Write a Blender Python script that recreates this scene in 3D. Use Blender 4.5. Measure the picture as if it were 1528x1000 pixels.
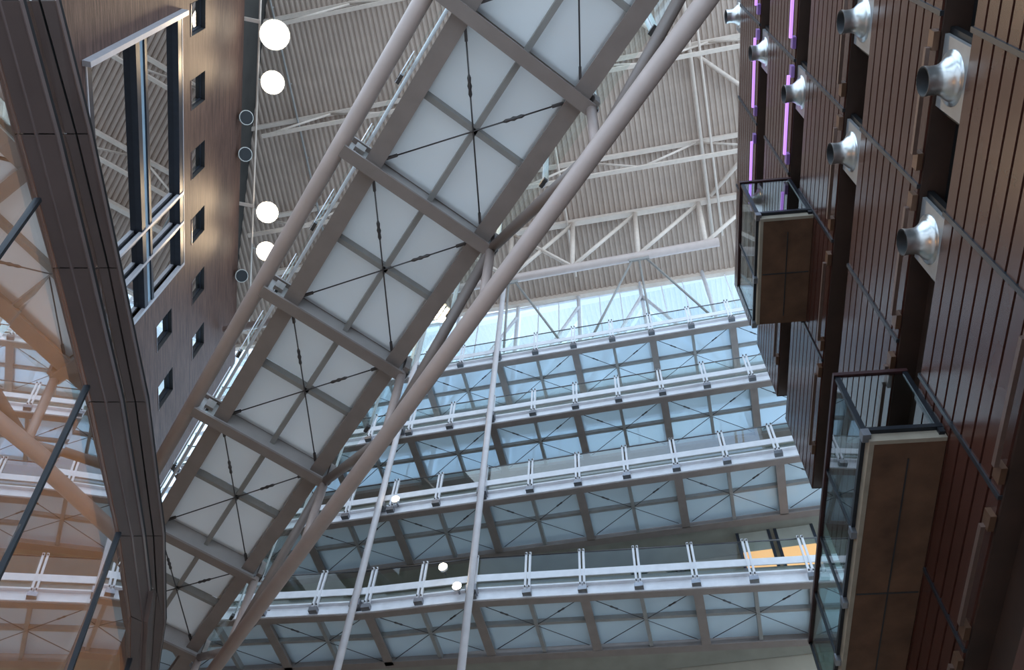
import bpy, math, random
from math import sin, cos, radians, pi, sqrt
from mathutils import Vector, Matrix
random.seed(7)
for o in list(bpy.data.objects): bpy.data.objects.remove(o)
S = bpy.context.scene
COL = S.collection

# ------------------------------------------------------------------ camera
cam = bpy.data.cameras.new('camera'); camo = bpy.data.objects.new('camera', cam); COL.objects.link(camo)
cam.sensor_width = 36; cam.lens = 1300/1528*36; cam.clip_end = 500; cam.clip_start = .05
R = Matrix(((0.99637594, -0.08505876, 0.0), (-0.07302288, -0.85538803, -0.51281477), (0.04361939, 0.51095629, -0.85849928)))
camo.matrix_world = Matrix.Translation((0, 0, 1.6)) @ R.to_4x4()
S.camera = camo
# ------------------------------------------------------------------ sky
W = bpy.data.worlds.new('sky'); S.world = W; W.use_nodes = True
nt = W.node_tree; nt.nodes.clear()
out = nt.nodes.new('ShaderNodeOutputWorld'); bg = nt.nodes.new('ShaderNodeBackground')
tc = nt.nodes.new('ShaderNodeTexCoord'); nz = nt.nodes.new('ShaderNodeTexNoise'); cr = nt.nodes.new('ShaderNodeValToRGB')
nz.inputs['Scale'].default_value = 3; nz.inputs['Detail'].default_value = 4
cr.color_ramp.elements[0].position = .35; cr.color_ramp.elements[0].color = (.44, .66, 1.0, 1)
cr.color_ramp.elements[1].position = .65; cr.color_ramp.elements[1].color = (.74, .91, 1.0, 1)
nt.links.new(tc.outputs['Generated'], nz.inputs['Vector']); nt.links.new(nz.outputs['Fac'], cr.inputs['Fac'])
nt.links.new(cr.outputs['Color'], bg.inputs['Color']); bg.inputs['Strength'].default_value = 1.4
nt.links.new(bg.outputs['Background'], out.inputs['Surface'])
# ------------------------------------------------------------------ exposure
vs = S.view_settings
vs.view_transform = 'Standard'; vs.look = 'None'; vs.exposure = 0.88; vs.gamma = 1; vs.use_curve_mapping = False

# ------------------------------------------------------------------ materials
MAT = {}
def mat(name, col, rough=.5, metal=0.0, var=.12, scale=6.0, stretch=(1, 1, 1), bump=0.0, spec=.5, col2=None):
    m = bpy.data.materials.new(name); m.use_nodes = True; n = m.node_tree; b = n.nodes['Principled BSDF']
    t = n.nodes.new('ShaderNodeTexCoord'); mp = n.nodes.new('ShaderNodeMapping'); mp.inputs['Scale'].default_value = stretch
    no = n.nodes.new('ShaderNodeTexNoise'); no.inputs['Scale'].default_value = scale; no.inputs['Detail'].default_value = 5
    r = n.nodes.new('ShaderNodeValToRGB')
    c2 = col2 or tuple(min(1, c*(1+var)) for c in col)
    c1 = tuple(c*(1-var) for c in col)
    r.color_ramp.elements[0].position = .3; r.color_ramp.elements[1].position = .7
    r.color_ramp.elements[0].color = (*c1, 1); r.color_ramp.elements[1].color = (*c2, 1)
    n.links.new(t.outputs['Object'], mp.inputs['Vector']); n.links.new(mp.outputs['Vector'], no.inputs['Vector'])
    n.links.new(no.outputs['Fac'], r.inputs['Fac']); n.links.new(r.outputs['Color'], b.inputs['Base Color'])
    b.inputs['Roughness'].default_value = rough; b.inputs['Metallic'].default_value = metal
    b.inputs['Specular IOR Level'].default_value = spec
    if bump:
        bp = n.nodes.new('ShaderNodeBump'); bp.inputs['Strength'].default_value = bump
        n.links.new(no.outputs['Fac'], bp.inputs['Height']); n.links.new(bp.outputs['Normal'], b.inputs['Normal'])
    MAT[name] = m; return m
def emit(name, col, strength):
    m = bpy.data.materials.new(name); m.use_nodes = True; n = m.node_tree; b = n.nodes['Principled BSDF']
    b.inputs['Base Color'].default_value = (*col, 1); b.inputs['Emission Color'].default_value = (*col, 1)
    b.inputs['Emission Strength'].default_value = strength
    MAT[name] = m; return m
def glass(name, tint, refl, rough=.0, diffuse=0.0, dcol=(.6, .7, .7), transl=0.0, fres=.5):
    """sheet glass: tinted see-through + mirror reflection (+ frosted share)"""
    m = bpy.data.materials.new(name); m.use_nodes = True; n = m.node_tree
    for x in list(n.nodes): n.nodes.remove(x)
    o = n.nodes.new('ShaderNodeOutputMaterial'); tr = n.nodes.new('ShaderNodeBsdfTransparent'); tr.inputs['Color'].default_value = (*tint, 1)
    gl = n.nodes.new('ShaderNodeBsdfGlossy'); gl.inputs['Roughness'].default_value = rough; gl.inputs['Color'].default_value = (1, 1, 1, 1)
    cur = tr.outputs['BSDF']
    if diffuse > 0:
        df = n.nodes.new('ShaderNodeBsdfDiffuse'); tl = n.nodes.new('ShaderNodeBsdfTranslucent')
        no = n.nodes.new('ShaderNodeTexNoise'); no.inputs['Scale'].default_value = .6
        r = n.nodes.new('ShaderNodeValToRGB'); r.color_ramp.elements[0].position = .3; r.color_ramp.elements[1].position = .7
        r.color_ramp.elements[0].color = (*[c*.92 for c in dcol], 1); r.color_ramp.elements[1].color = (*dcol, 1)
        tc_ = n.nodes.new('ShaderNodeTexCoord'); n.links.new(tc_.outputs['Object'], no.inputs['Vector']); n.links.new(no.outputs['Fac'], r.inputs['Fac'])
        n.links.new(r.outputs['Color'], df.inputs['Color']); n.links.new(r.outputs['Color'], tl.inputs['Color'])
        mx = n.nodes.new('ShaderNodeMixShader'); mx.inputs['Fac'].default_value = transl
        n.links.new(df.outputs['BSDF'], mx.inputs[1]); n.links.new(tl.outputs['BSDF'], mx.inputs[2])
        m2 = n.nodes.new('ShaderNodeMixShader'); m2.inputs['Fac'].default_value = diffuse
        n.links.new(cur, m2.inputs[1]); n.links.new(mx.outputs['Shader'], m2.inputs[2]); cur = m2.outputs['Shader']
    m3 = n.nodes.new('ShaderNodeMixShader')
    lw = n.nodes.new('ShaderNodeLayerWeight'); lw.inputs['Blend'].default_value = .25
    mr = n.nodes.new('ShaderNodeMapRange'); mr.inputs['To Min'].default_value = refl; mr.inputs['To Max'].default_value = min(1, refl+fres)
    n.links.new(lw.outputs['Fresnel'], mr.inputs['Value']); n.links.new(mr.outputs['Result'], m3.inputs['Fac'])
    n.links.new(cur, m3.inputs[1]); n.links.new(gl.outputs['BSDF'], m3.inputs[2]); n.links.new(m3.outputs['Shader'], o.inputs['Surface'])
    MAT[name] = m; return m

mat('steel_taupe', (.27, .215, .19), .45, 0, .08, 3)
mat('steel_pink', (.50, .385, .34), .4, 0, .06, 3)
mat('steel_white', (.80, .78, .80), .4, 0, .06, 4)
mat('steel_taupe_lit', (.44, .405, .39), .45, 0, .06, 3)  # flange taupe made lighter; the light on the webs is in the colour
mat('steel_grey', (.30, .28, .26), .45, 0, .08, 4)
mat('truss_white', (.66, .53, .44), .45, 0, .06, 4)
mat('rod_dark', (.10, .09, .09), .4, .6, .1, 8)
mat('bolt_metal', (.25, .25, .27), .35, .8, .1, 8)
mat('hanger_white', (.66, .60, .60), .4, 0, .05, 4)
mat('deck_metal', (.44, .335, .272), .55, .0, .08, 1.2)
mat('slab_grey', (.30, .28, .23), .7, 0, .12, 1.5)
mat('floor_stone', (.70, .68, .66), .5, 0, .15, .8)
mat('cladding', (.078, .029, .021), .26, 0, .12, 1.2, (1, 1, 1), .0, .42)
mat('cladding_back', (.006, .005, .006), .7, 0, .2, 4)
mat('recess_brown', (.050, .026, .018), .6, 0, .25, 1.5)
mat('joint_metal', (.05, .052, .06), .4, .5, .1, 4)
mat('plate_grey', (.32, .31, .31), .45, .3, .08, 4)
mat('nozzle_metal', (.72, .70, .68), .28, .9, .08, 5)
mat('nozzle_dark', (.015, .015, .017), .6, .0, .1, 5)
mat('fixture_brown', (.15, .09, .07), .4, .2, .1, 5)
mat('fixture_bracket', (.14, .07, .04), .4, .3, .1, 5)
mat('rail_dark', (.018, .020, .026), .35, .4, .2, 6)
mat('rail_red', (.045, .014, .014), .4, .2, .2, 6)
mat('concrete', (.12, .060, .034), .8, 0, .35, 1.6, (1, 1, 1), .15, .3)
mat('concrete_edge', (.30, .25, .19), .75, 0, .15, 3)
mat('fin_brown', (.135, .092, .082), .38, .15, .12, 1.5)
mat('fin_edge', (.20, .14, .13), .3, .3, .1, 3)
mat('black_joint', (.006, .005, .006), .6, 0, .1, 4)
mat('mullion_black', (.015, .018, .025), .35, .4, .1, 4)
mat('frame_light', (.45, .42, .44), .4, .2, .06, 5)
mat('spandrel_blue', (.34, .44, .52), .35, .2, .08, 3)
mat('frame_dark', (.03, .033, .045), .4, .3, .1, 5)
mat('reveal_dark', (.025, .022, .022), .6, 0, .2, 4)
mat('room_dark', (.05, .045, .04), .7, 0, .2, 1)
mat('beige_wall', (.36, .31, .24), .7, 0, .15, .6)
mat('warm_ceiling', (.55, .38, .22), .7, 0, .15, .5)
mat('speaker_white', (.6, .57, .52), .4, 0, .05, 5)
mat('bracket_purple_lit', (.30, .16, .42), .4, 0, .05, 5)  # brackets of lit tubes, with the purple glow put into their colour
mat('foliage', (.03, .045, .02), .7, 0, .4, 3)
mat('timber_warm', (.55, .30, .12), .6, 0, .2, 2)
emit('lamp_glow', (1.0, .88, .66), 6)
emit('small_lamp_glow', (1.0, .93, .72), 9)
emit('purple_glow', (.42, .20, .75), .85)
emit('room_glow', (1.0, .50, .20), .30)
glass('guard_glass', (.93, .97, .96), .008, fres=.10)
glass('balcony_glass', (.62, .74, .74), .04, fres=.25)
glass('clear_glass', (.90, .95, .97), .02)
glass('window_glass', (.10, .11, .10), .75, fres=.2)
glass('drum_glass', (.88, .84, .80), .30, fres=.35)
glass('floor_glass', (.84, .93, 1.0), .02, .05, .50, (.90, .95, .97), .45, .12)
glass('bridge_glass', (.80, .86, .88), .01, .1, .95, (.90, .90, .90), .45, .1)

def brick_wall_mat():
    m = bpy.data.materials.new('brown_tile'); m.use_nodes = True; n = m.node_tree; b = n.nodes['Principled BSDF']
    t = n.nodes.new('ShaderNodeTexCoord'); mp = n.nodes.new('ShaderNodeMapping'); mp.inputs['Scale'].default_value = (1, .35, 6)
    no = n.nodes.new('ShaderNodeTexNoise'); no.inputs['Scale'].default_value = 2.2; no.inputs['Detail'].default_value = 6; no.inputs['Roughness'].default_value = .7
    r = n.nodes.new('ShaderNodeValToRGB'); r.color_ramp.elements[0].position = .32; r.color_ramp.elements[1].position = .72
    r.color_ramp.elements[0].color = (.055, .027, .021, 1); r.color_ramp.elements[1].color = (.175, .095, .070, 1)
    n.links.new(t.outputs['Object'], mp.inputs['Vector']); n.links.new(mp.outputs['Vector'], no.inputs['Vector'])
    n.links.new(no.outputs['Fac'], r.inputs['Fac']); n.links.new(r.outputs['Color'], b.inputs['Base Color'])
    bp = n.nodes.new('ShaderNodeBump'); bp.inputs['Strength'].default_value = .35; bp.inputs['Distance'].default_value = .03
    n.links.new(no.outputs['Fac'], bp.inputs['Height']); n.links.new(bp.outputs['Normal'], b.inputs['Normal'])
    b.inputs['Roughness'].default_value = .6; b.inputs['Specular IOR Level'].default_value = .25
    MAT['brown_tile'] = m
brick_wall_mat()

# ------------------------------------------------------------------ mesh helpers
V = Vector
class MB:
    def __init__(s): s.v = []; s.f = []; s.sm = []
    def add(s, vs, fs, smooth=False):
        k = len(s.v); s.v += [tuple(x) for x in vs]; s.f += [tuple(i+k for i in q) for q in fs]; s.sm += [smooth]*len(fs); return s
    def hexa(s, c):   # 8 corners: bottom ring 0-3, top ring 4-7
        return s.add(c, [(3, 2, 1, 0), (4, 5, 6, 7), (0, 1, 5, 4), (1, 2, 6, 5), (2, 3, 7, 6), (3, 0, 4, 7)])
    def beam(s, p, q, w, h, up=(0, 0, 1), off=0):   # box along p->q, w sideways, h along up, p/q on its bottom centre + off
        p, q, up = V(p), V(q), V(up); d = (q-p).normalized(); a = d.cross(up).normalized(); u = a.cross(d).normalized()
        c = []
        for hh in (off, off+h):
            for e, sg in ((p, -1), (p, 1), (q, 1), (q, -1)): c.append(e+a*sg*w/2+u*hh)
        return s.hexa(c)
    def ibeam(s, p, q, w, h, tf=.04, tw=.03, up=(0, 0, 1)):
        s.beam(p, q, w, tf, up); s.beam(p, q, tw, h-2*tf, up, tf); s.beam(p, q, w, tf, up, h-tf); return s
    def box(s, c, d, ux, uy, uz):   # centre, full sizes, axes
        c = V(c); ux, uy, uz = V(ux)*d[0]/2, V(uy)*d[1]/2, V(uz)*d[2]/2
        return s.hexa([c-ux-uy-uz, c+ux-uy-uz, c+ux+uy-uz, c-ux+uy-uz, c-ux-uy+uz, c+ux-uy+uz, c+ux+uy+uz, c-ux+uy+uz])
    def lathe(s, o, ax, prof, n=16, cap=True):   # prof: (dist along ax, radius)
        o, ax = V(o), V(ax).normalized(); a = ax.orthogonal().normalized(); b = ax.cross(a)
        vs = []
        for t, r in prof:
            for i in range(n): vs.append(o+ax*t+(a*cos(2*pi*i/n)+b*sin(2*pi*i/n))*r)
        fs = [(k*n+i, k*n+(i+1) % n, (k+1)*n+(i+1) % n, (k+1)*n+i) for k in range(len(prof)-1) for i in range(n)]
        s.add(vs, fs, True)
        if cap:
            k = len(s.v)-len(vs)
            s.f.append(tuple(k+i for i in reversed(range(n)))); s.sm.append(False)
            s.f.append(tuple(k+(len(prof)-1)*n+i for i in range(n))); s.sm.append(False)
        return s
    def tube(s, p, q, r, n=14, r2=None):
        p, q = V(p), V(q); L = (q-p).length
        return s.lathe(p, q-p, [(0, r), (L, r if r2 is None else r2)], n)
    def slab(s, ring, z0, z1):   # ring of (x,y), convex or not
        n = len(ring); vs = [(x, y, z0) for x, y in ring]+[(x, y, z1) for x, y in ring]
        return s.add(vs, [tuple(reversed(range(n))), tuple(range(n, 2*n))]+[(i, (i+1) % n, n+(i+1) % n, n+i) for i in range(n)])
    def quad(s, a, b, c, d, th, nrm):   # thin plate with thickness along nrm
        nrm = V(nrm).normalized()*th; a, b, c, d = V(a), V(b), V(c), V(d)
        return s.hexa([a, b, c, d, a+nrm, b+nrm, c+nrm, d+nrm])

def link(name, mb, m, parent=None, loc=None, label=None, kind=None):
    base = V(loc) if loc is not None else V((0, 0, 0))
    if parent is not None: base = V(parent['_w'])
    me = bpy.data.meshes.new(name); me.from_pydata([tuple(V(v)-base) for v in mb.v], [], mb.f)
    for p, sm in zip(me.polygons, mb.sm): p.use_smooth = sm
    me.materials.append(MAT[m]); me.validate()
    o = bpy.data.objects.new(name, me); COL.objects.link(o)
    if parent is not None:
        o.parent = parent
    else: o.location = base
    o['_w'] = tuple(base)
    if label: o['label'] = label
    if kind: o['kind'] = kind
    return o
def thing(name, loc, label, cat, group=None):
    o = bpy.data.objects.new(name, None); COL.objects.link(o); o.location = loc; o['_w'] = tuple(loc); o.empty_display_size = .2
    o['label'] = label; o['category'] = cat
    if group: o['group'] = group
    return o
def tag(o, label, cat, group=None):
    o['label'] = label; o['category'] = cat
    if group: o['group'] = group
    return o
def struct(name, mb, m, label, cat, loc=(0, 0, 0)):
    o = link(name, mb, m, None, loc, label, 'structure'); o['category'] = cat; return o

# ================================================================== SETTING
# --- floor of the atrium
f = MB(); f.box((0, 0, -.15), (120, 120, .3), (1, 0, 0), (0, 1, 0), (0, 0, 1))
struct('floor', f, 'floor_stone', 'grey stone floor of the atrium far below the bridges', 'floor')

# --- roof: pitched corrugated metal deck, falling away from the viewer
AZR = radians(105.5); HD = V((sin(AZR), cos(AZR), 0)); FD = V((sin(AZR-pi/2), cos(AZR-pi/2), 0)); SLOPE = .2926
RP = V((4.0, 16.95, 42.2))
def roof(fc, h, drop=0): return RP+FD*fc+HD*h+V((0, 0, -SLOPE*fc-drop))
rd = MB(); h = -24.0; prof = []
PITCH = .26
while h < 13:
    prof += [(h, 0), (h+.09, 0), (h+.13, .075), (h+.22, .075)]; h += PITCH
vs = [roof(-17, a, -b) for a, b in prof]+[roof(3.6, a, -b) for a, b in prof]; n = len(prof)
rd.add(vs, [(i, i+1, n+i+1, n+i) for i in range(n-1)])
vs2 = [v+V((0, 0, .35)) for v in vs]
rd.add(vs2, [(n+i, n+i+1, i+1, i) for i in range(n-1)])
ceiling = struct('ceiling', rd, 'deck_metal', 'warm grey corrugated metal roof deck above the trusses', 'ceiling', roof(0, 0))
eb = MB(); eb.beam(roof(3.55, -24, .28), roof(3.55, 13, .28), .22, .4)
link('eave_beam', eb, 'truss_white', ceiling)

# --- facade behind the galleries: glazed above the third gallery, solid below
GD = V((.956, -.292, 0)).normalized(); GN = V((.292, .956, 0)).normalized(); ROD1 = V((-.46, 18.29, 0))
def gp(t, d, z): return ROD1+GD*t+GN*d+V((0, 0, z))
FAC = 3.72
wb = MB(); wb.beam(gp(-16, FAC+.2, 0), gp(13, FAC+.2, 0), .35, 26.2)
wall_far = struct('wall_far', wb, 'beige_wall', 'beige wall behind the lower glass-floored galleries', 'wall')
win = MB(); win.beam(gp(-16, FAC, 30.1), gp(13, FAC, 30.1), .14, .22)
window_1 = struct('window_1', win, 'steel_white', 'tall clerestory glazing with white posts showing pale sky', 'window', gp(0, FAC, 26.2))
for zz in (26.2, 34.2, 40.9):
    b_ = MB().beam(gp(-16, FAC, zz), gp(13, FAC, zz), .12, .14); link('transom', b_, 'steel_white', window_1)
k = 0
for i in range(-5, 5):
    t = -.4+3.15*i
    b_ = MB().tube(gp(t, FAC-.15, 26.2), gp(t, FAC-.15, 41.6), .10); link('post', b_, 'steel_white', window_1)
    if -13 < t < 10:
        for jj in (1, 2):
            b_ = MB().beam(gp(t+1.05*jj, FAC, 26.2), gp(t+1.05*jj, FAC, 41.4), .05, .05, GN); link('mullion', b_, 'steel_white', window_1)
    g = MB().quad(gp(t, FAC+.02, 26.2), gp(t+3.15, FAC+.02, 26.2), gp(t+3.15, FAC+.02, 41.4), gp(t, FAC+.02, 41.4), .012, GN)
    link('pane', g, 'clear_glass', window_1)
for ta, tb in ((-.4, -3.55), (2.75, -.4), (5.9, 9.05), (5.9, 2.75)):
    b_ = MB().tube(gp(ta, FAC-.3, 39.6), gp(tb, FAC-.3, 32.0), .085); link('brace', b_, 'steel_white', window_1)

# --- right wall: bands of dark red-brown boards, recessed strips between them
WP = V((7.6315, 13.5715, 0)); AW = radians(10.42); WU = V((sin(AW), cos(AW), 0)); WN = V((-cos(AW), sin(AW), 0))
def wp(s, z, off=0): return WP+WU*s+WN*off+V((0, 0, z))
def wbox(mb, s0, s1, z0, z1, o0, o1):
    return mb.box(wp((s0+s1)/2, (z0+z1)/2, (o0+o1)/2), (s1-s0, z1-z0, o1-o0), WU, (0, 0, 1), WN)
BANDS = [6.45, 10.40, 14.30, 18.28, 22.22, 26.20]; BH = 2.88
JOINTS = [-17.2, -14.5, -11.86, -9.35, -6.62, -3.70, 0.0]
w_ = MB(); wbox(w_, -17.2, -.05, 0, 29.0, -1.4, -.38)
wall_right = struct('wall_right', w_, 'cladding_back', 'dark red-brown board-clad wall with recessed black strips', 'wall', wp(-6, 0, -.4))
slat_n = 0
for bi, zb in enumerate(BANDS):
    b_ = MB(); wbox(b_, -17.2, 0, zb, zb+BH, -.38, -.03); link('band_core', b_, 'cladding_back', wall_right)
    b_ = MB(); wbox(b_, -17.2, 0, zb-.03, zb+.015, -.38, -.01); link('band_underside', b_, 'recess_brown', wall_right)
    b_ = MB(); wbox(b_, -8.15, -.05, zb-1.05, zb, -.38, -.34); link('recess_panel', b_, 'recess_brown', wall_right)
    for ji in range(1, len(JOINTS)-1):
        s0, s1 = JOINTS[ji]+.03, JOINTS[ji+1]-.03
        if bi == 0 and ji == 1: continue
        for q in range(9):
            z0 = zb+.015+q*.319
            b_ = MB(); wbox(b_, s0, s1, z0, z0+.264, -.03, .022); link('slat', b_, 'cladding', wall_right)
    for js in JOINTS[1:-1]:
        b_ = MB(); wbox(b_, js-.035, js+.035, zb, zb+BH, -.02, .045); link('joint_strip', b_, 'joint_metal', wall_right)
    b_ = MB(); wbox(b_, -.03, .0, zb-.03, zb+BH, -.38, .02); link('end_panel', b_, 'recess_brown', wall_right)

# --- left wall: brown tiles, small deep windows and one tall window
AL = radians(-6.43); LU = V((sin(AL), cos(AL), 0)); LN = V((cos(AL), -sin(AL), 0)); LD = 11.5
def lp(s, z, off=0): return LU*s-LN*(LD-off)+V((0, 0, z))
SW = [(7.95, 9.1), (10.7, 11.85), (13.5, 14.65), (16.35, 17.5), (19.25, 20.4), (22.1, 23.25)]
holes = [(a, b, 33.55, 35.05) for a, b in SW]+[(a, b, 29.75, 31.3) for a, b in SW[4:]]+[(8.1, 17.85, 25.5, 32.65)]
sc = sorted(set([2.0, 27.5]+[x for hh in holes for x in hh[:2]])); zc = sorted(set([0.0, 39.85]+[x for hh in holes for x in hh[2:]]))
wl = MB()
def inhole(s, z): return any(a < s < b and c < z < d for a, b, c, d in holes)
for i in range(len(sc)-1):
    for j in range(len(zc)-1):
        if not inhole((sc[i]+sc[i+1])/2, (zc[j]+zc[j+1])/2):
            wl.add([lp(sc[i], zc[j]), lp(sc[i+1], zc[j]), lp(sc[i+1], zc[j+1]), lp(sc[i], zc[j+1])], [(3, 2, 1, 0)])
wl.add([lp(2, 39.85), lp(27.5, 39.85), lp(27.5, 39.85, -.5), lp(2, 39.85, -.5)], [(0, 1, 2, 3)])
wl.add([lp(27.5, 0), lp(27.5, 0, -.5), lp(27.5, 39.85, -.5), lp(27.5, 39.85)], [(0, 1, 2, 3)])
wl.add([lp(2, 0, -.5), lp(27.5, 0, -.5), lp(27.5, 39.85, -.5), lp(2, 39.85, -.5)], [(0, 1, 2, 3)])
me_loc = lp(10, 0)
wall_left = struct('wall_left', wl, 'brown_tile', 'tall brown tiled wall with small square windows on the left', 'wall', me_loc)
up_ = MB(); up_.box(lp(14.75, 43, -.9), (25.5, 6.3, .3), LU, (0, 0, 1), LN); link('upper_recess', up_, 'room_dark', wall_left)
wi = 2
def lbox(mb, s0, s1, z0, z1, o0, o1): return mb.box(lp((s0+s1)/2, (z0+z1)/2, (o0+o1)/2), (s1-s0, z1-z0, o1-o0), LU, (0, 0, 1), LN)
ords = ['nearest', 'second nearest', 'third', 'fourth', 'fifth', 'farthest']
for hi, (a, b, c, d) in enumerate(holes[:-1]):
    r_ = MB()
    for q in ((a, a, c, d), (b, b, c, d)):
        r_.quad(lp(q[0], c), lp(q[0], d), lp(q[0], d, -.45), lp(q[0], c, -.45), .02, LU if q[0] == b else -LU)
    r_.quad(lp(a, c), lp(b, c), lp(b, c, -.45), lp(a, c, -.45), .02, (0, 0, -1)); r_.quad(lp(a, d), lp(b, d), lp(b, d, -.45), lp(a, d, -.45), .02, (0, 0, 1))
    lab = (f'{ords[hi]} small square window of the upper row in the brown wall' if hi < 6 else
           ('nearer' if hi == 6 else 'farther')+' small square window of the lower row in the brown wall')
    wn = struct(f'window_{wi}', r_, 'reveal_dark', lab, 'window', lp((a+b)/2, c)); wi += 1
    link('pane', lbox(MB(), a, b, c, d, -.20, -.185), 'window_glass', wn)
    fr = MB(); lbox(fr, a, b, c, c+.06, -.2, -.15); lbox(fr, a, a+.06, c, d, -.2, -.15); lbox(fr, b-.06, b, c, d, -.2, -.15); lbox(fr, a, b, d-.06, d, -.2, -.15)
    link('frame', fr, 'frame_dark', wn)
    link('sill', lbox(MB(), a, b, c-.02, c+.02, -.28, .02), 'fin_edge', wn)
a, b, c, d = holes[-1]
fr = MB(); lbox(fr, a-.14, a+.02, c-.2, d+.05, -.1, .24)
wn = struct(f'window_{wi}', fr, 'frame_light', 'big tall window with pale projecting jamb in the brown wall', 'window', lp(a, c))
fr = MB(); lbox(fr, b-.02, b+.1, c, d, -.1, .04); link('jamb', fr, 'frame_light', wn)
for z0, z1, m_ in ((c-.02, c+.28, 'frame_dark'), (d-.38, d, 'frame_dark'), (28.76, 29.06, 'frame_dark'), (29.42, 29.60, 'frame_dark')):
    link('transom', lbox(MB(), a, b, z0, z1, -.3, .02), m_, wn)
link('spandrel', lbox(MB(), a, b, 29.06, 29.42, -.3, -.04), 'spandrel_blue', wn)
link('head', lbox(MB(), a, b, d-.02, d+.04, -.3, .03), 'frame_light', wn)
link('sill', lbox(MB(), a, b, c-.06, c, -.3, .04), 'frame_light', wn)
for s0 in (14.75, 16.0):
    link('mullion', lbox(MB(), s0, s0+.10, c, d, -.1, .04), 'frame_light', wn)
    link('mullion', lbox(MB(), s0+.10, s0+.24, c, d, -.3, -.03), 'frame_dark', wn)
for s0, s1 in ((a, 14.8), (14.95, 16.05), (16.2, b)):
    for z0, z1 in ((c+.2, 28.8), (29.6, d-.3)):
        link('pane', lbox(MB(), s0, s1, z0, z1, -.2, -.185), 'window_glass', wn)
link('reveal', lbox(MB(), a, b, c, d, -.44, -.42), 'reveal_dark', wn)

# ================================================================== BRIDGE overhead
ZB = 14.1
UB = V((sin(radians(-29)), cos(radians(-29)), 0)); BL0 = V((-1.16, 2.29, 0)); BR0 = V((.84, 3.55, 0))
TN = [-5.35, -2.68, 0, 2.70, 5.56, 8.50, 11.65, 14.6]
XB = (BR0-BL0).normalized(); UP = V((0, 0, 1))
def bl(t, e=0, z=0): return BL0+UB*t+XB*e+V((0, 0, ZB+z))
def br(t, e=0, z=0): return BR0+UB*t+XB*e+V((0, 0, ZB+z))
br_t = thing('footbridge', bl(4, 1.2), 'diagonal steel footbridge with pale glass floor crossing overhead', 'bridge')
T0, T1 = -6.2, 16.2
link('edge_beam', MB().ibeam(bl(T0, .16, .05), bl(T1, .16, .05), .27, .34), 'steel_taupe', br_t)
link('edge_beam', MB().ibeam(br(T0, -.20, .05), br(T1, -.20, .05), .27, .34), 'steel_taupe', br_t)
link('side_tube', MB().tube(bl(T0, -.40, .12), bl(T1, -.40, .12), .125, 20), 'steel_pink', br_t)
for i, t in enumerate(TN):
    xb = link('cross_beam', MB().beam(bl(t, -.34, -.12), br(t, .02, -.12), .20, .045).beam(bl(t, -.34, .36), br(t, .02, .36), .20, .045), 'steel_taupe', br_t)
    link('web', MB().beam(bl(t, -.34, -.08), br(t, .02, -.08), .03, .44), 'steel_taupe_lit', xb)
    cb = link('end_bracket', MB().box(br(t, .05, .2), (.10, .26, .34), XB, UB, UP), 'steel_taupe', br_t)
    for bo in ((-.05), (.05)):
        link('bolt', MB().tube(br(t+bo, -.02, -.03), br(t+bo, -.02, .01), .022, 8), 'bolt_metal', cb)
    cb = link('end_bracket', MB().box(bl(t, -.12, .22), (.16, .18, .2), XB, UB, UP), 'steel_taupe', br_t)
    if i == len(TN)-1: break
    t2 = TN[i+1]; tm = (t+t2)/2
    link('mid_rib', MB().beam(bl(tm, .2, .16), br(tm, -.2, .16), .085, .16), 'steel_grey', br_t)
    ml, mr_ = (bl(t, .05)+br(t, -.05))/2, (bl(t2, .05)+br(t2, -.05))/2
    link('centre_rib', MB().beam(ml+UP*.16, mr_+UP*.16, .085, .16), 'steel_grey', br_t)
    for p, q in ((bl(t+.22, .30, .12), br(t2-.22, -.34, .12)), (br(t+.22, -.34, .13), bl(t2-.22, .30, .13))):
        ro = link('brace_rod', MB().tube(p, q, .012, 8), 'rod_dark', br_t)
        d = (q-p).normalized(); c_ = p+(q-p)*.27
        link('turnbuckle', MB().lathe(c_-d*.17, d, [(0, .012), (.05, .030), (.12, .022), (.17, .036), (.22, .022), (.29, .030), (.34, .012)], 8), 'rod_dark', ro)
        for e, sg in ((p, 1), (q, -1)):
            link('rod_fork', MB().beam(e-d*sg*.02, e+d*sg*.16, .04, .05, UP, -.025), 'rod_dark', ro)
    for ta, tb in ((t+.04, tm-.03), (tm+.03, t2-.04)):
        ca, cb_ = (bl(ta)+br(ta))/2, (bl(tb)+br(tb))/2
        for pa, pb, pc, pd in ((bl(ta, .12, .34), V((ca.x, ca.y, ZB+.34))-XB*.02, V((cb_.x, cb_.y, ZB+.34))-XB*.02, bl(tb, .12, .34)),
                               (V((ca.x, ca.y, ZB+.34))+XB*.02, br(ta, -.16, .34), br(tb, -.16, .34), V((cb_.x, cb_.y, ZB+.34))+XB*.02)):
            link('floor_pane', MB().quad(pa, pb, pc, pd, .03, (0, 0, 1)), 'bridge_glass', br_t)
    # guards: glass sheets standing outside both edge beams
    for ta, tb in ((t+.03, tm-.03), (tm+.03, t2-.03)):
        link('guard_pane', MB().quad(bl(ta, -.13, .0), bl(tb, -.13, .0), bl(tb, -.13, 1.45), bl(ta, -.13, 1.45), .02, XB), 'guard_glass', br_t)
        link('guard_pane', MB().quad(br(ta, .09, .0), br(tb, .09, .0), br(tb, .09, 1.45), br(ta, .09, 1.45), .02, XB), 'guard_glass', br_t)
    for tt in (t+.05, tm):
        for base, e in ((bl, -.17), (br, .14)):
            po = link('guard_post', MB().beam(base(tt-.04, e, .06), base(tt-.04, e, 1.5), .07, .012, XB).beam(base(tt+.04, e, .06), base(tt+.04, e, 1.5), .07, .012, XB), 'steel_white', br_t)
            link('clamp', MB().box(base(tt, e+(.03 if e < 0 else -.03), .1), (.07, .15, .07), XB, UB, UP), 'rod_dark', po)
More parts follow.
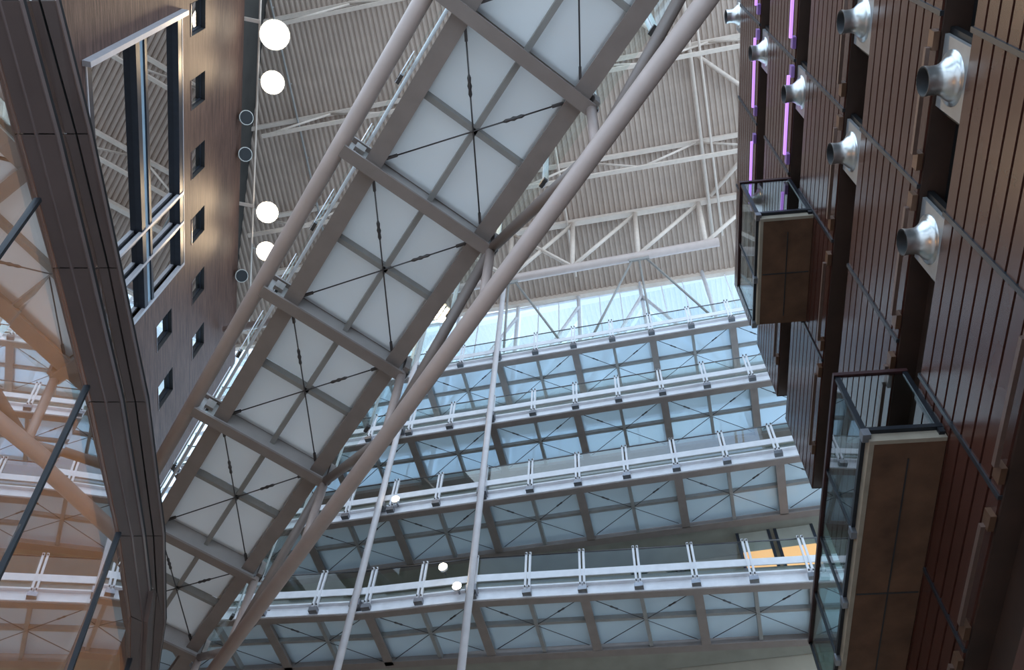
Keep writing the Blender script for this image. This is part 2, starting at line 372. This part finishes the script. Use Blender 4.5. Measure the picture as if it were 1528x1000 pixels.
link('handrail', MB().tube(bl(T0, -.05, 1.15), bl(T1, -.05, 1.15), .03, 10), 'steel_white', br_t)
link('handrail', MB().tube(br(T0, .0, 1.15), br(T1, .0, 1.15), .03, 10), 'steel_white', br_t)
# lower truss tube under the right edge, with struts
TZ = -1.80
link('lower_tube', MB().tube(br(T0, .03, TZ), br(T1, .03, TZ), .125, 22), 'steel_pink', br_t)
for t in TN:
    link('strut', MB().tube(br(t, .02, .0), br(t, .03, TZ), .075, 12), 'steel_pink', br_t)
for i, (ta, tb) in enumerate(((-2.68, 0), (2.70, 0), (2.70, 5.56), (8.50, 5.56), (8.50, 11.65), (14.6, 11.65))):
    link('diagonal', MB().tube(br(ta, .02, -.02), br(tb, .03, TZ), .085, 12), 'steel_taupe', br_t)

# ================================================================== GALLERIES across the far end
LEV = [18.10, 22.10, 26.10, 30.10]
glab = ['lowest gallery walkway at the bottom with white edge beam and glass guard',
        'second gallery walkway from the bottom, with white edge beam and grey glass floor',
        'third gallery walkway from the bottom, with bluish glass floor panes',
        'topmost gallery walkway just below the clerestory, with sky-blue glass floor']
DEP = 2.35
def front(level, t):
    if level == 0:
        if t >= 0: return ROD1+V((.980, -.199, 0))*t
        if t >= -3.25: return ROD1+V((.963, -.27, 0))*t
        return ROD1+V((.963, -.27, 0))*-3.25+V((.982, -.19, 0))*(t+3.25)
    return ROD1+GD*t
for L, zb in enumerate(LEV):
    P = lambda t, d=0, z=0: front(L, t)+GN*d+V((0, 0, zb+z))
    g_t = thing('gallery_walkway', P(0, 1.2), glab[L], 'walkway', 'gallery walkways across the far end')
    t_lo, t_hi = -12.0, 10.5
    cuts = [t_lo, -3.25, 0, t_hi] if L == 0 else [t_lo, t_hi]
    for a_, b_ in zip(cuts[:-1], cuts[1:]):
        link('edge_beam', MB().ibeam(P(a_, .11), P(b_, .11), .24, .44, .05, .03), 'steel_white', g_t)
        link('sole_shade', MB().beam(P(a_, .14, -.03), P(b_, .14, -.03), .22, .03), 'steel_taupe', g_t)  # taupe strip paints the shade on the white beam's underside
        link('upper_rail', MB().beam(P(a_, -.065, .60), P(b_, -.065, .60), .03, .24), 'steel_white', g_t)
        link('kerb', MB().beam(P(a_, .05, .42), P(b_, .05, .42), .03, .20), 'steel_grey', g_t)
        link('handrail', MB().tube(P(a_, -.03, 1.52), P(b_, -.03, 1.52), .022, 8), 'rod_dark', g_t)
    link('back_beam', MB().ibeam(P(t_lo, DEP), P(t_hi, DEP), .26, .45), 'steel_taupe', g_t)
    b2 = MB().beam(P(t_lo, DEP/2, .10), P(t_hi, DEP/2, .10), .10, .14); 
    if L == 0:
        b2 = MB()
        for a_, b_ in zip(cuts[:-1], cuts[1:]): b2.beam(P(a_, DEP/2, .10), P(b_, DEP/2, .10), .10, .14)
    link('centre_rib', b2, 'steel_grey', g_t)
    # solid slab between gallery and facade
    s_ = MB(); s_.hexa([P(t_lo, DEP+.1, .05), P(t_hi, DEP+.1, .05), gp(t_hi, FAC, zb+.05), gp(t_lo, FAC, zb+.05), P(t_lo, DEP+.1, .42), P(t_hi, DEP+.1, .42), gp(t_hi, FAC, zb+.42), gp(t_lo, FAC, zb+.42)])
    link('slab', s_, 'slab_grey', g_t)
    for i in range(-4, 4):
        t, t2 = 3.0*i, 3.0*i+3; tm = t+1.5
        link('cross_beam', MB().ibeam(P(t, .1, .0), P(t, DEP-.1, .0), .25, .36), 'steel_taupe', g_t)
        link('mid_rib', MB().beam(P(tm, .1, .06), P(tm, DEP, .06), .10, .2), 'steel_grey', g_t)
        for p, q in ((P(t+.2, .3, .07), P(t2-.2, DEP-.25, .07)), (P(t2-.2, .3, .09), P(t+.2, DEP-.25, .09))):
            ro = link('brace_rod', MB().tube(p, q, .012, 6), 'rod_dark', g_t)
            d = (q-p).normalized(); c_ = p+(q-p)*.2
            link('turnbuckle', MB().lathe(c_-d*.14, d, [(0, .012), (.05, .03), (.14, .02), (.23, .03), (.28, .012)], 6), 'rod_dark', ro)
        for ta, tb in ((t+.03, tm-.03), (tm+.03, t2-.03)):
            for d0, d1 in ((.15, DEP/2-.02), (DEP/2+.02, DEP-.05)):
                link('floor_pane', MB().quad(P(ta, d0, .26), P(tb, d0, .26), P(tb, d1, .26), P(ta, d1, .26), .03, (0, 0, 1)), 'floor_glass', g_t)
            link('guard_pane', MB().quad(P(ta, -.05, .46), P(tb, -.05, .46), P(tb, -.05, 1.48), P(ta, -.05, 1.48), .018, GN), 'guard_glass', g_t)
        for tt in (t, tm):
            po = MB()
            for e in (-.055, .055):
                po.beam(P(tt+e, -.10, .16), P(tt+e, -.10, 1.58), .06, .06, GN)
            po = link('guard_post', po, 'steel_white', g_t)
            link('foot', MB().box(P(tt, -.08, .10), (.24, .16, .14), GD, GN, UP), 'bolt_metal', po)
            bo = MB()
            for zz in (.28, 1.50):
                for e in (-.055, .055): bo.tube(P(tt+e, -.11, zz), P(tt+e, -.15, zz), .022, 6)
            link('bolts', bo, 'rod_dark', po)

# hanger tubes carrying the galleries
for tt, lab in ((0.0, 'right-hand slim white hanger tube in front of the galleries'), (-3.32, 'left-hand slim white hanger tube in front of the galleries')):
    p = ROD1+GD*tt-GN*.28
    h_t = thing('hanger_tube', p+V((0, 0, 13.5)), lab, 'hanger', 'hanger tubes of the galleries')
    link('tube', MB().tube(p+V((0, 0, 13.5)), p+V((0, 0, 37.2)), .105, 16), 'hanger_white', h_t)
    for zb in LEV:
        link('clamp', MB().box(p+GN*.13+V((0, 0, zb+.22)), (.3, .26, .22), GD, GN, UP), 'bolt_metal', h_t)

# ================================================================== ROOF TRUSSES
def truss(fc, drop, h0, h1, step, label, bot_r=.09, bh0=None, phase=0):
    t_ = thing('roof_truss', roof(fc, (h0+h1)/2, drop), label, 'truss', 'steel roof trusses')
    link('top_chord', MB().beam(roof(fc, h0, .2), roof(fc, h1, .2), .20, .20), 'truss_white', t_)
    link('bottom_chord', MB().beam(roof(fc, bh0 if bh0 is not None else h0, drop), roof(fc, h1, drop), .18, .15), 'truss_white', t_)
    h_ = (bh0 if bh0 is not None else h0); k = phase
    while h_ < h1-.5:
        a_, b_ = (drop-.1, .15) if k % 2 == 0 else (.15, drop-.1)
        link('web_strut', MB().tube(roof(fc, h_, a_), roof(fc, min(h_+step, h1), b_), .055, 8), 'truss_white', t_)
        h_ += step; k += 1
    return t_
truss(-2.75, 2.3, -17.4, 10.5, 2.8, 'slim white roof truss just in front of the deep tube truss', phase=1)
truss(-7.05, 2.0, -17.4, 10.5, 3.1, 'white roof truss across the middle of the corrugated roof', bh0=-15.6)
truss(-11.7, 2.0, -17.4, 10.5, 3.1, 'white roof truss nearest to the viewer at the top', bh0=-13.5)
# deep main truss with the big round bottom tube
mt = thing('tube_truss', roof(0, 0, 5), 'deep roof truss with a thick round lower tube above the galleries', 'truss', 'steel roof trusses')
link('top_chord', MB().beam(roof(0, -17.4, .3), roof(0, 10.5, .3), .26, .3), 'truss_white', mt)
link('bottom_tube', MB().tube(gp(-14, 0, 37.2), gp(9.6, 0, 37.0), .20, 20), 'steel_pink', mt)
def tr_top(h_): return roof(0, h_, .3)
def tr_bot(t): return gp(t, 0, 37.25-.0085*(t+0))
hh_ = [-10.9, -7.75, -4.6, -1.5, 1.6, 4.7, 7.8]; tt_ = [-6.1, -3.0, 0.1, 3.05, 6.05, 9.05, 12]
for i in range(len(hh_)):
    if i < 6: link('post', MB().tube(tr_top(hh_[i]), tr_bot(tt_[i]), .12, 12), 'truss_white', mt)
for a_, b_ in ((2, 3), (4, 3), (5, 4), (3, 2), (1, 2), (0, 1), (6, 5)):
    if b_ < 6: link('diagonal', MB().tube(tr_top(hh_[a_]), tr_bot(tt_[b_]), .09, 10), 'truss_white', mt)
for tn in (0.1, 6.05, -6.1):
    gu = link('gusset', MB().box(gp(tn, 0, 36.85), (.9, .06, .45), GD, GN, UP), 'steel_grey', mt)
    for e, zb in ((-3.0, 31.3), (0, 31.3), (3.0, 31.3)):
        link('tie', MB().tube(gp(tn+e*.1, .02, 36.8), gp(tn+e*.78, .3, zb), .05, 8), 'steel_grey', mt)
# services running down the roof slope
def pipe_run(h0, fa, fb, drop, r, lab, m='truss_white', both=True):
    t_ = thing('roof_pipe', roof((fa+fb)/2, h0, drop), lab, 'pipe', 'pipes under the roof')
    link('pipe', MB().tube(roof(fa, h0, drop), roof(fb, h0, drop), r, 10), m, t_)
    if both: link('pipe', MB().tube(roof(fa, h0+.42, drop+.25), roof(fb, h0+.42, drop+.25), r*.7, 10), m, t_)
    for q in range(4):
        ff = fa+(fb-fa)*(q+.5)/4
        link('bracket', MB().beam(roof(ff, h0, drop), roof(ff, h0, 0), .05, .05, FD), m, t_)
pipe_run(5.2, -20, 1.5, .5, .09, 'pair of pale pipes running down the roof slope near the board-clad wall')
pipe_run(-1.75, -7, 2.5, .4, .06, 'single thin pale pipe running down the middle of the roof slope', both=False)
pipe_run(-14.2, -14, 0, .3, .05, 'thin dark cable pipe under the roof behind the floodlights', 'steel_grey', both=False)
# big diagonal wind brace near the board-clad wall
for (fa, ha, fb, hb), lab in (((-6.8, 5.3, -3.0, 9.5), 'pale diagonal wind brace under the roof above the board-clad wall, upper one'), ((-.3, 5.3, -3.2, 8.8), 'pale diagonal wind brace beside the tube truss at the board-clad wall'), ((-7.0, 4.9, -10.2, 1.0), 'pale diagonal wind brace meeting the middle truss from the left')):
    tag(link('wind_brace', MB().tube(roof(fa, ha, .4), roof(fb, hb, .4), .11, 10), 'truss_white', None, roof(fa, ha, .4)), lab, 'brace', 'roof wind braces')

# ================================================================== FLOODLIGHTS along the left wall
rail_t = thing('light_rail', lp(12, 39.9, .75), 'thin pale pipe rail on arms along the top of the brown wall', 'rail')
link('rail', MB().tube(lp(2, 40.0, .62), lp(27, 40.0, .62), .05, 10), 'truss_white', rail_t)
for s_ in (4, 9.7, 18.3, 25.5):
    link('arm', MB().beam(lp(s_, 39.9, -.6), lp(s_, 39.9, .66), .16, .06), 'truss_white', rail_t)
LAMPS = [((-11.26, 8.91), .62, 'biggest round floodlight glowing warm white at the top left'), ((-11.49, 10.97), .50, 'second round floodlight from the top by the brown wall'),
         ((-12.17, 17.22), .50, 'third round floodlight from the top by the brown wall'), ((-12.38, 19.30), .46, 'lowest of the four round floodlights by the brown wall')]
for (x, y), r, lab in LAMPS:
    c_ = V((x, y, 39.9)); ax = V((-x*.8, -y*.8, -26)).normalized()
    l_ = thing('floodlight', c_, lab, 'lamp', 'floodlights on the left')
    link('housing', MB().lathe(c_-ax*.45, ax, [(0, .12), (.1, r*.5), (.38, r*.98), (.45, r*1.05)], 20), 'speaker_white', l_)
    link('lens', MB().lathe(c_+ax*.005, ax, [(0, r), (.05, r*.85), (.08, r*.4)], 20), 'lamp_glow', l_)
    s0 = c_.dot(LU)
    link('yoke', MB().tube(c_-ax*.4, V(tuple(lp(s0, 40.0, .62))), .04, 8), 'speaker_white', l_)
    ld = bpy.data.lights.new('floodlight_light', 'SPOT'); ld.energy = 520; ld.color = (1.0, .74, .46); ld.spot_size = radians(84); ld.spot_blend = .7; ld.shadow_soft_size = .4
    lo = bpy.data.objects.new('floodlight_light', ld); COL.objects.link(lo); lo.parent = l_
    lo.location = ax*.2; lo.rotation_euler = ax.to_track_quat('-Z', 'Y').to_euler()
for (x, y), lab in (((-12.6, 12.6), 'horn loudspeaker on the brown wall top, upper of the three'), ((-12.9, 14.3), 'dark horn loudspeaker on the brown wall top, middle of the three'), ((-13.3, 20.6), 'horn loudspeaker on the brown wall top, lowest of the three')):
    s0 = V((x, y, 0)).dot(LU); c_ = lp(s0, 39.55, .12); ax = (LN*.5-V((0, 0, 1))*.6-LU*.3).normalized()
    l_ = thing('loudspeaker', c_, lab, 'speaker', 'loudspeakers on the brown wall')
    link('body', MB().lathe(c_, ax, [(0, .2), (.25, .22), (.45, .33), (.5, .33)], 16), 'speaker_white', l_)
    link('grille', MB().lathe(c_+ax*.46, ax, [(0, .31), (.06, .29)], 16), 'nozzle_dark', l_)
    link('bracket', MB().beam(c_+ax*.1, c_-LN*.15+UP*.25, .1, .06), 'speaker_white', l_)

# ================================================================== AIR NOZZLES on the right wall
def nozzle(s, zb, lab, plate=True):
    n_ = thing('air_nozzle', wp(s, zb-.5, 0), lab, 'air nozzle', 'air nozzles on the board-clad wall')
    pl = MB(); wbox(pl, s-.5, s+.5, zb-1.0, zb-.06, -.10, -.04); link('plate', pl, 'plate_grey', n_)
    ed = MB(); wbox(ed, s-.58, s+.58, zb-1.06, zb, -.2, -.11); link('surround', ed, 'black_joint', n_)
    o = wp(s, zb-.5, -.04); ax = (WN-UP*.06).normalized()
    link('body', MB().lathe(o, ax, [(0, .38), (.02, .38), (.024, .315), (.06, .305), (.10, .27), (.15, .225), (.21, .20), (.31, .195), (.36, .205), (.40, .205)], 24, False), 'nozzle_metal', n_)
    link('throat', MB().lathe(o+ax*.40, -ax, [(0, .205), (0, .185), (.28, .16), (.28, .002)], 20, False), 'nozzle_dark', n_)
hn = {14.30: 'third', 18.28: 'second'}
for zb, lab_a, lab_b in ((14.30, 'largest silver air nozzle, on the grey plate at the upper right', 'large silver air nozzle just below the upper right one'),
                         (18.28, 'silver air nozzle cut by the top edge, left of the largest one', 'silver air nozzle between the dark strips, beside the fourth board joint'),
                         ):
    nozzle(-11.1, zb, lab_a); nozzle(-8.7, zb, lab_b)
nozzle(-8.75, 22.22, 'silver air nozzle with purple sheen between two purple light strips')
nozzle(-8.75, 26.20, 'small silver air nozzle beside the leftmost purple strip')
nozzle(-8.95, 30.10, 'smallest silver air nozzle at the top corner of the board-clad wall')
for z_ in (22.22, 26.2): nozzle(-11.1, z_, 'silver air nozzle above the picture edge on the board-clad wall') if False else None

# ================================================================== LINEAR LIGHTS under the board bands
bays = [(-11.5, -9.75), (-9.1, -7.0), (-6.2, -4.1), (-3.4, -1.2)]
bayn = ['first bay', 'second bay', 'third bay', 'fourth bay']
bandn = {10.40: 'lowest visible', 14.30: 'second lowest', 18.28: 'middle', 22.22: 'second highest', 26.20: 'topmost'}
for zb in BANDS[1:]:
    for bi, (s0, s1) in enumerate(bays):
        lit = (zb > 22 and s1 < -4.0 and bi < 3 and not (zb < 23 and bi == 2))
        if zb == 10.40 and bi == 0: continue
        lab = f"{'purple glowing' if lit else 'brown unlit'} linear light under the {bandn[zb]} board band, {bayn[bi]} from the top"
        l_ = thing('linear_light', wp((s0+s1)/2, zb, .12), lab, 'light', 'linear lights along the board bands')
        bod = MB(); wbox(bod, s0+.1, s1-.1, zb+.03, zb+.11, .10, .16); link('tube', bod, 'purple_glow' if lit else 'fixture_brown', l_)
        for e in (s0, s1):
            br_ = MB(); wbox(br_, e-.13, e+.13, zb-.03, zb+.15, .02, .10); link('bracket', br_, 'bracket_purple_lit' if lit else 'fixture_bracket', l_)

# ================================================================== GLASS BALCONIES
def balcony(s0, s1, zs, zt, dep, posts, lab):
    b_t = thing('glass_balcony', wp((s0+s1)/2, zs, dep/2), lab, 'balcony', 'glass balconies on the board-clad wall')
    b_ = MB(); wbox(b_, s0, s1, zs, zs+.2, 0.03, dep-.04); link('slab', b_, 'concrete', b_t)
    b_ = MB(); wbox(b_, s0, s1, zs-.01, zs+.2, dep-.04, dep+.03); link('slab_edge', b_, 'concrete_edge', b_t)
    b_ = MB(); wbox(b_, s0-.07, s0, zs-.01, zs+.2, 0.03, dep+.03); link('slab_edge', b_, 'concrete_edge', b_t)
    # drain grooves on the underside
    b_ = MB(); wbox(b_, s0+.3, s1-.2, zs-.012, zs, dep*.48, dep*.50); link('drip_groove', b_, 'reveal_dark', b_t)
    b_ = MB(); wbox(b_, (s0+s1)/2-.015, (s0+s1)/2+.015, zs-.01, zs, .05, dep-.06); link('drip_groove', b_, 'reveal_dark', b_t)
    o = dep+.06
    b_ = MB(); wbox(b_, s0-.12, s1+.05, zt-.08, zt, o-.04, o+.05); link('top_rail', b_, 'rail_red', b_t)
    b_ = MB(); wbox(b_, s0-.12, s1+.05, zs+.16, zs+.24, o-.03, o+.03); link('base_rail', b_, 'rail_dark', b_t)
    b_ = MB(); wbox(b_, s0-.14, s0-.06, zt-.08, zt, .04, o+.05); link('top_rail', b_, 'rail_red', b_t)
    b_ = MB(); wbox(b_, s0-.14, s0-.06, zs+.16, zs+.24, .04, o); link('base_rail', b_, 'rail_dark', b_t)
    b_ = MB(); wbox(b_, s1, s1+.07, zt-.08, zt, .04, o+.05); link('top_rail', b_, 'rail_red', b_t)
    b_ = MB(); wbox(b_, s1, s1+.07, zs+.16, zs+.24, .04, o); link('base_rail', b_, 'rail_dark', b_t)
    for p in posts:
        b_ = MB(); wbox(b_, p-.03, p+.03, zs+.05, zt-.05, o-.05, o+.03); po = link('post', b_, 'rail_dark', b_t)
        b_ = MB(); wbox(b_, p-.07, p+.07, zs+.04, zs+.2, o-.06, o+.06); link('clamp', b_, 'bolt_metal', po)
    for e in (s0-.1, s1+.035):
        b_ = MB(); wbox(b_, e-.03, e+.03, zs+.05, zt-.05, .05, .13); link('post', b_, 'rail_dark', b_t)
    for a_, c_ in zip(posts[:-1], posts[1:]):
        b_ = MB(); wbox(b_, a_+.03, c_-.03, zs+.22, zt-.06, o-.012, o+.012); link('guard_pane', b_, 'balcony_glass', b_t)
    for e in (s0-.1, s1+.035):
        b_ = MB(); wbox(b_, e-.012, e+.012, zs+.22, zt-.06, .12, o-.05); link('guard_pane', b_, 'balcony_glass', b_t)
    return b_t
balcony(-6.3, -.05, 12.02, 13.75, 1.10, [-6.38, -4.45, -2.87, -1.42, 0.0], 'large glass balcony with brown concrete underside at the lower right')
balcony(-6.5, -3.85, 19.78, 21.95, 1.15, [-6.58, -5.0, -3.8], 'small glass balcony with brown concrete underside higher on the wall')

# ================================================================== CURVED GLAZED VOLUME on the left
J1 = [(-4.338, 1.553), (-4.282, 2.623), (-4.216, 3.881), (-4.164, 5.384), (-4.17, 7.216), (-4.242, 8.524), (-4.533, 10.325)]
H1 = [(-4.215, 1.543), (-4.149, 2.611), (-4.084, 3.869), (-4.019, 5.369), (-4.033, 7.2), (-4.109, 8.6), (-4.417, 10.309)]
GL = [(-4.049, 1.529), (-3.97, 2.596), (-3.914, 3.852), (-3.861, 5.353), (-3.904, 7.185), (-3.957, 8.037), (-4.328, 10.297)]
GR = [(-4.543, 1.741), (-4.458, 2.96), (-4.38, 4.394), (-4.35, 6.111), (-4.418, 8.206), (-4.473, 9.154), (-4.926, 11.766)]
J3 = [(-4.445, 1.733), (-4.34, 2.949), (-4.266, 4.383), (-4.24, 6.099), (-4.322, 8.195), (-4.42, 9.20), (-4.89, 11.763)]
E5 = [(-4.299, 1.721), (-4.215, 2.938), (-4.166, 4.374), (-4.115, 6.086), (-4.201, 8.181), (-4.40, 9.827), (-4.85, 11.771)]
dz = thing('glazed_volume', (-4.4, 5.5, 8.6), 'curved brown-clad glazed volume reflecting the galleries on the far left', 'building part')
Z1 = (8.6, 8.73, 8.89); Z2 = (9.45, 9.52, 9.60)
def lift(P_, z, zref): k_ = (z-1.6)/(zref-1.6); return [(x*k_, y*k_) for x, y in P_]   # the edge line at its own height
H1 = lift(H1, Z1[1], 8.6); GL = lift(GL, Z1[2], 8.6); GR = lift(GR, Z2[0], 9.6); J3 = lift(J3, Z2[1], 9.6)
def strip(A_, B_, za, zb_, m, inset=.010):
    """one row of cladding panels between two edge lines; a panel per bend"""
    for i in range(len(A_)-1):
        a0, a1, b0, b1 = V((*A_[i], za)), V((*A_[i+1], za)), V((*B_[i], zb_)), V((*B_[i+1], zb_))
        e = (b0-a0).normalized()*inset; g_ = (a1-a0).normalized()*.006
        nn = (a1-a0).cross(b0-a0); nn = nn if nn.z > 0 else -nn
        link('cladding_panel', MB().quad(a0+e+g_, a1+e-g_, b1-e-g_, b0-e+g_, .06, nn), m, dz)
def ribbon(A_, za, B_, zb_, lift_=.045):
    m_ = MB()
    for i in range(len(A_)-1):
        m_.quad((*A_[i], za+lift_), (*A_[i+1], za+lift_), (*B_[i+1], zb_+lift_), (*B_[i], zb_+lift_), .05, (0, 0, 1))
    return m_
strip(J1, H1, Z1[0], Z1[1], 'fin_brown'); strip(H1, GL, Z1[1], Z1[2], 'fin_brown')
strip(GR, J3, Z2[0], Z2[1], 'fin_brown'); strip(J3, E5, Z2[1], Z2[2], 'fin_brown')
link('backing', ribbon(J1, Z1[0], H1, Z1[1]), 'black_joint', dz); link('backing', ribbon(H1, Z1[1], GL, Z1[2]), 'black_joint', dz)
link('backing', ribbon(GR, Z2[0], J3, Z2[1]), 'black_joint', dz); link('backing', ribbon(J3, Z2[1], E5, Z2[2]), 'black_joint', dz)
for A_, z0, m in ((H1, Z1[1]-.01, 'fin_edge'), (E5, Z2[2]-.01, 'fin_edge'), (GL, Z1[2]-.01, 'fin_edge')):
    b_ = MB()
    for i in range(len(A_)-1): b_.beam((*A_[i], z0), (*A_[i+1], z0), .014, .05)
    link('trim_highlight', b_, m, dz)  # lighter trims painting the highlight along the bevelled panel edges
LEAN = V((-.122, .0, .9925)).normalized(); RAKE = V((-.122, -.12, .985)).normalized()
def dn(p, dist, d_=LEAN): return V((p[0], p[1], 8.6))-d_*dist
for i in range(len(J1)-1):
    a0, a1 = J1[i], J1[i+1]
    link('pane', MB().quad(dn(a0, 7.6), dn(a1, 7.6), dn(a1, -.02), dn(a0, -.02), .02, (-1, 0, -.2)), 'drum_glass', dz)
    # narrow upper glass strip between the two cladding rows
    link('upper_pane', MB().quad((*GL[i], Z1[2]+.02), (*GL[i+1], Z1[2]+.02), (*GR[i+1], Z2[0]+.02), (*GR[i], Z2[0]+.02), .015, (-.5, 0, -.5)), 'drum_glass', dz)
def onE1(y):
    for i in range(len(J1)-1):
        if J1[i][1] <= y <= J1[i+1][1]:
            k_ = (y-J1[i][1])/(J1[i+1][1]-J1[i][1]); return (J1[i][0]*(1-k_)+J1[i+1][0]*k_, y)
for y in (1.6, 3.21, 5.19, 7.17, 9.3):
    p = onE1(y)
    link('mullion', MB().beam(dn(p, 7.6, RAKE), dn(p, 0, RAKE), .035, .05, (1, 0, .12), -.02), 'mullion_black', dz)
# room behind the glass
link('room_ceiling', MB().slab([(-4.45, 1.0), (-4.35, 5.2), (-4.5, 10.3), (-12, 11), (-12, 0)], 8.62, 8.9), 'warm_ceiling', dz)
rw = MB().box((-8.6, 5.2, 4.3), (.2, 11, 8.6), (1, 0, 0), (0, 1, 0), (0, 0, 1)); link('room_wall', rw, 'timber_warm', dz)
pl_ = thing('added_pendant', (-6.0, 6.6, 6.4), 'warm round pendant lamp added for the orange glow inside the glazed volume at the far left edge', 'lamp')  # lamp added to give the room its orange glow
link('globe', MB().lathe((-6.0, 6.6, 6.1), (0, 0, 1), [(0, .03), (.05, .16), (.15, .26), (.3, .30), (.45, .26), (.55, .14), (.6, .04)], 16), 'room_glow', pl_)
link('cord', MB().tube((-6.0, 6.6, 6.68), (-6.0, 6.6, 8.62), .012, 6), 'mullion_black', pl_)
ld = bpy.data.lights.new('added_pendant_light', 'POINT'); ld.energy = 190; ld.color = (1, .60, .28); ld.shadow_soft_size = .35
lo = bpy.data.objects.new('added_pendant_light', ld); COL.objects.link(lo); lo.parent = pl_; lo.location = (0, 0, -.6)

# ================================================================== SMALL ROUND LAMPS on gallery guards
for (t, z, L), lab in (((-.86, 19.17, 0), 'upper small round lamp on the guard of the lowest gallery'), ((-.38, 18.39, 0), 'lower small round lamp on the edge beam of the lowest gallery'), ((-2.80, 22.42, 1), 'small round lamp on the second gallery beside the left hanger tube')):
    p = front(L, t)-GN*.30+V((0, 0, z)); ax = -GN
    l_ = thing('guard_lamp', p, lab, 'lamp', 'small round lamps on the galleries')
    link('case', MB().lathe(p+GN*.12, ax, [(0, .05), (.03, .12), (.12, .13)], 16), 'steel_white', l_)
    link('lens', MB().lathe(p+ax*.002, ax, [(0, .125), (.05, .10), (.08, .04)], 16), 'small_lamp_glow', l_)
    link('arm', MB().tube(p+GN*.1, p+GN*.30, .03, 8), 'bolt_metal', l_)

# ================================================================== lit room behind the lowest gallery
for t, w, lab in ((7.5, .95, 'warm orange lit doorway behind the lowest gallery, left one'), (8.65, 1.1, 'warm orange lit doorway behind the lowest gallery, right one')):
    l_ = thing('lit_doorway', gp(t, 2.75, 18.52), lab, 'doorway', 'lit doorways behind the lowest gallery')
    link('lower_panel', MB().quad(gp(t, 2.75, 18.52), gp(t+w, 2.75, 18.52), gp(t+w, 2.75, 20.4), gp(t, 2.75, 20.4), .04, GN), 'slab_grey', l_)
    link('lit_pane', MB().quad(gp(t, 2.75, 20.4), gp(t+w, 2.75, 20.4), gp(t+w, 2.75, 21.25), gp(t, 2.75, 21.25), .03, GN), 'room_glow', l_)
    link('upper_panel', MB().quad(gp(t, 2.75, 21.25), gp(t+w, 2.75, 21.25), gp(t+w, 2.75, 22.05), gp(t, 2.75, 22.05), .04, GN), 'slab_grey', l_)
    for e in (t, t+w): link('frame', MB().beam(gp(e, 2.74, 18.52), gp(e, 2.74, 22.08), .09, .08, GN), 'frame_dark', l_)

# potted plants beside the lit doorways
for t, lab in ((4.3, 'leafy dark potted plant behind the lowest gallery guard, left one'), (5.6, 'leafy dark potted plant behind the lowest gallery guard, right one')):
    base = gp(t, 3.1, 18.52)
    p_ = thing('potted_plant', base, lab, 'plant', 'potted plants behind the lowest gallery')
    link('pot', MB().lathe(base, (0, 0, 1), [(0, .18), (.4, .26), (.45, .28), (.45, .24)], 12), 'concrete_edge', p_)
    link('stem', MB().tube(base+UP*.4, base+UP*2.5, .03, 6), 'fixture_brown', p_)
    lv = MB()
    for q in range(70):
        a_ = random.uniform(0, 2*pi); zz = random.uniform(1.2, 3.0); d_ = V((cos(a_), sin(a_), random.uniform(-.2, .9))).normalized(); st = base+UP*min(zz, 2.5); L_ = random.uniform(.35, .7)
        w_ = d_.cross(UP).normalized()*.07; e_ = st+d_*L_-UP*L_*.2
        lv.add([st, st+d_*L_*.5+w_, e_, st+d_*L_*.5-w_], [(0, 1, 2, 3)])
    link('foliage', lv, 'foliage', p_)

for o in bpy.data.objects:
    if '_w' in o: del o['_w']
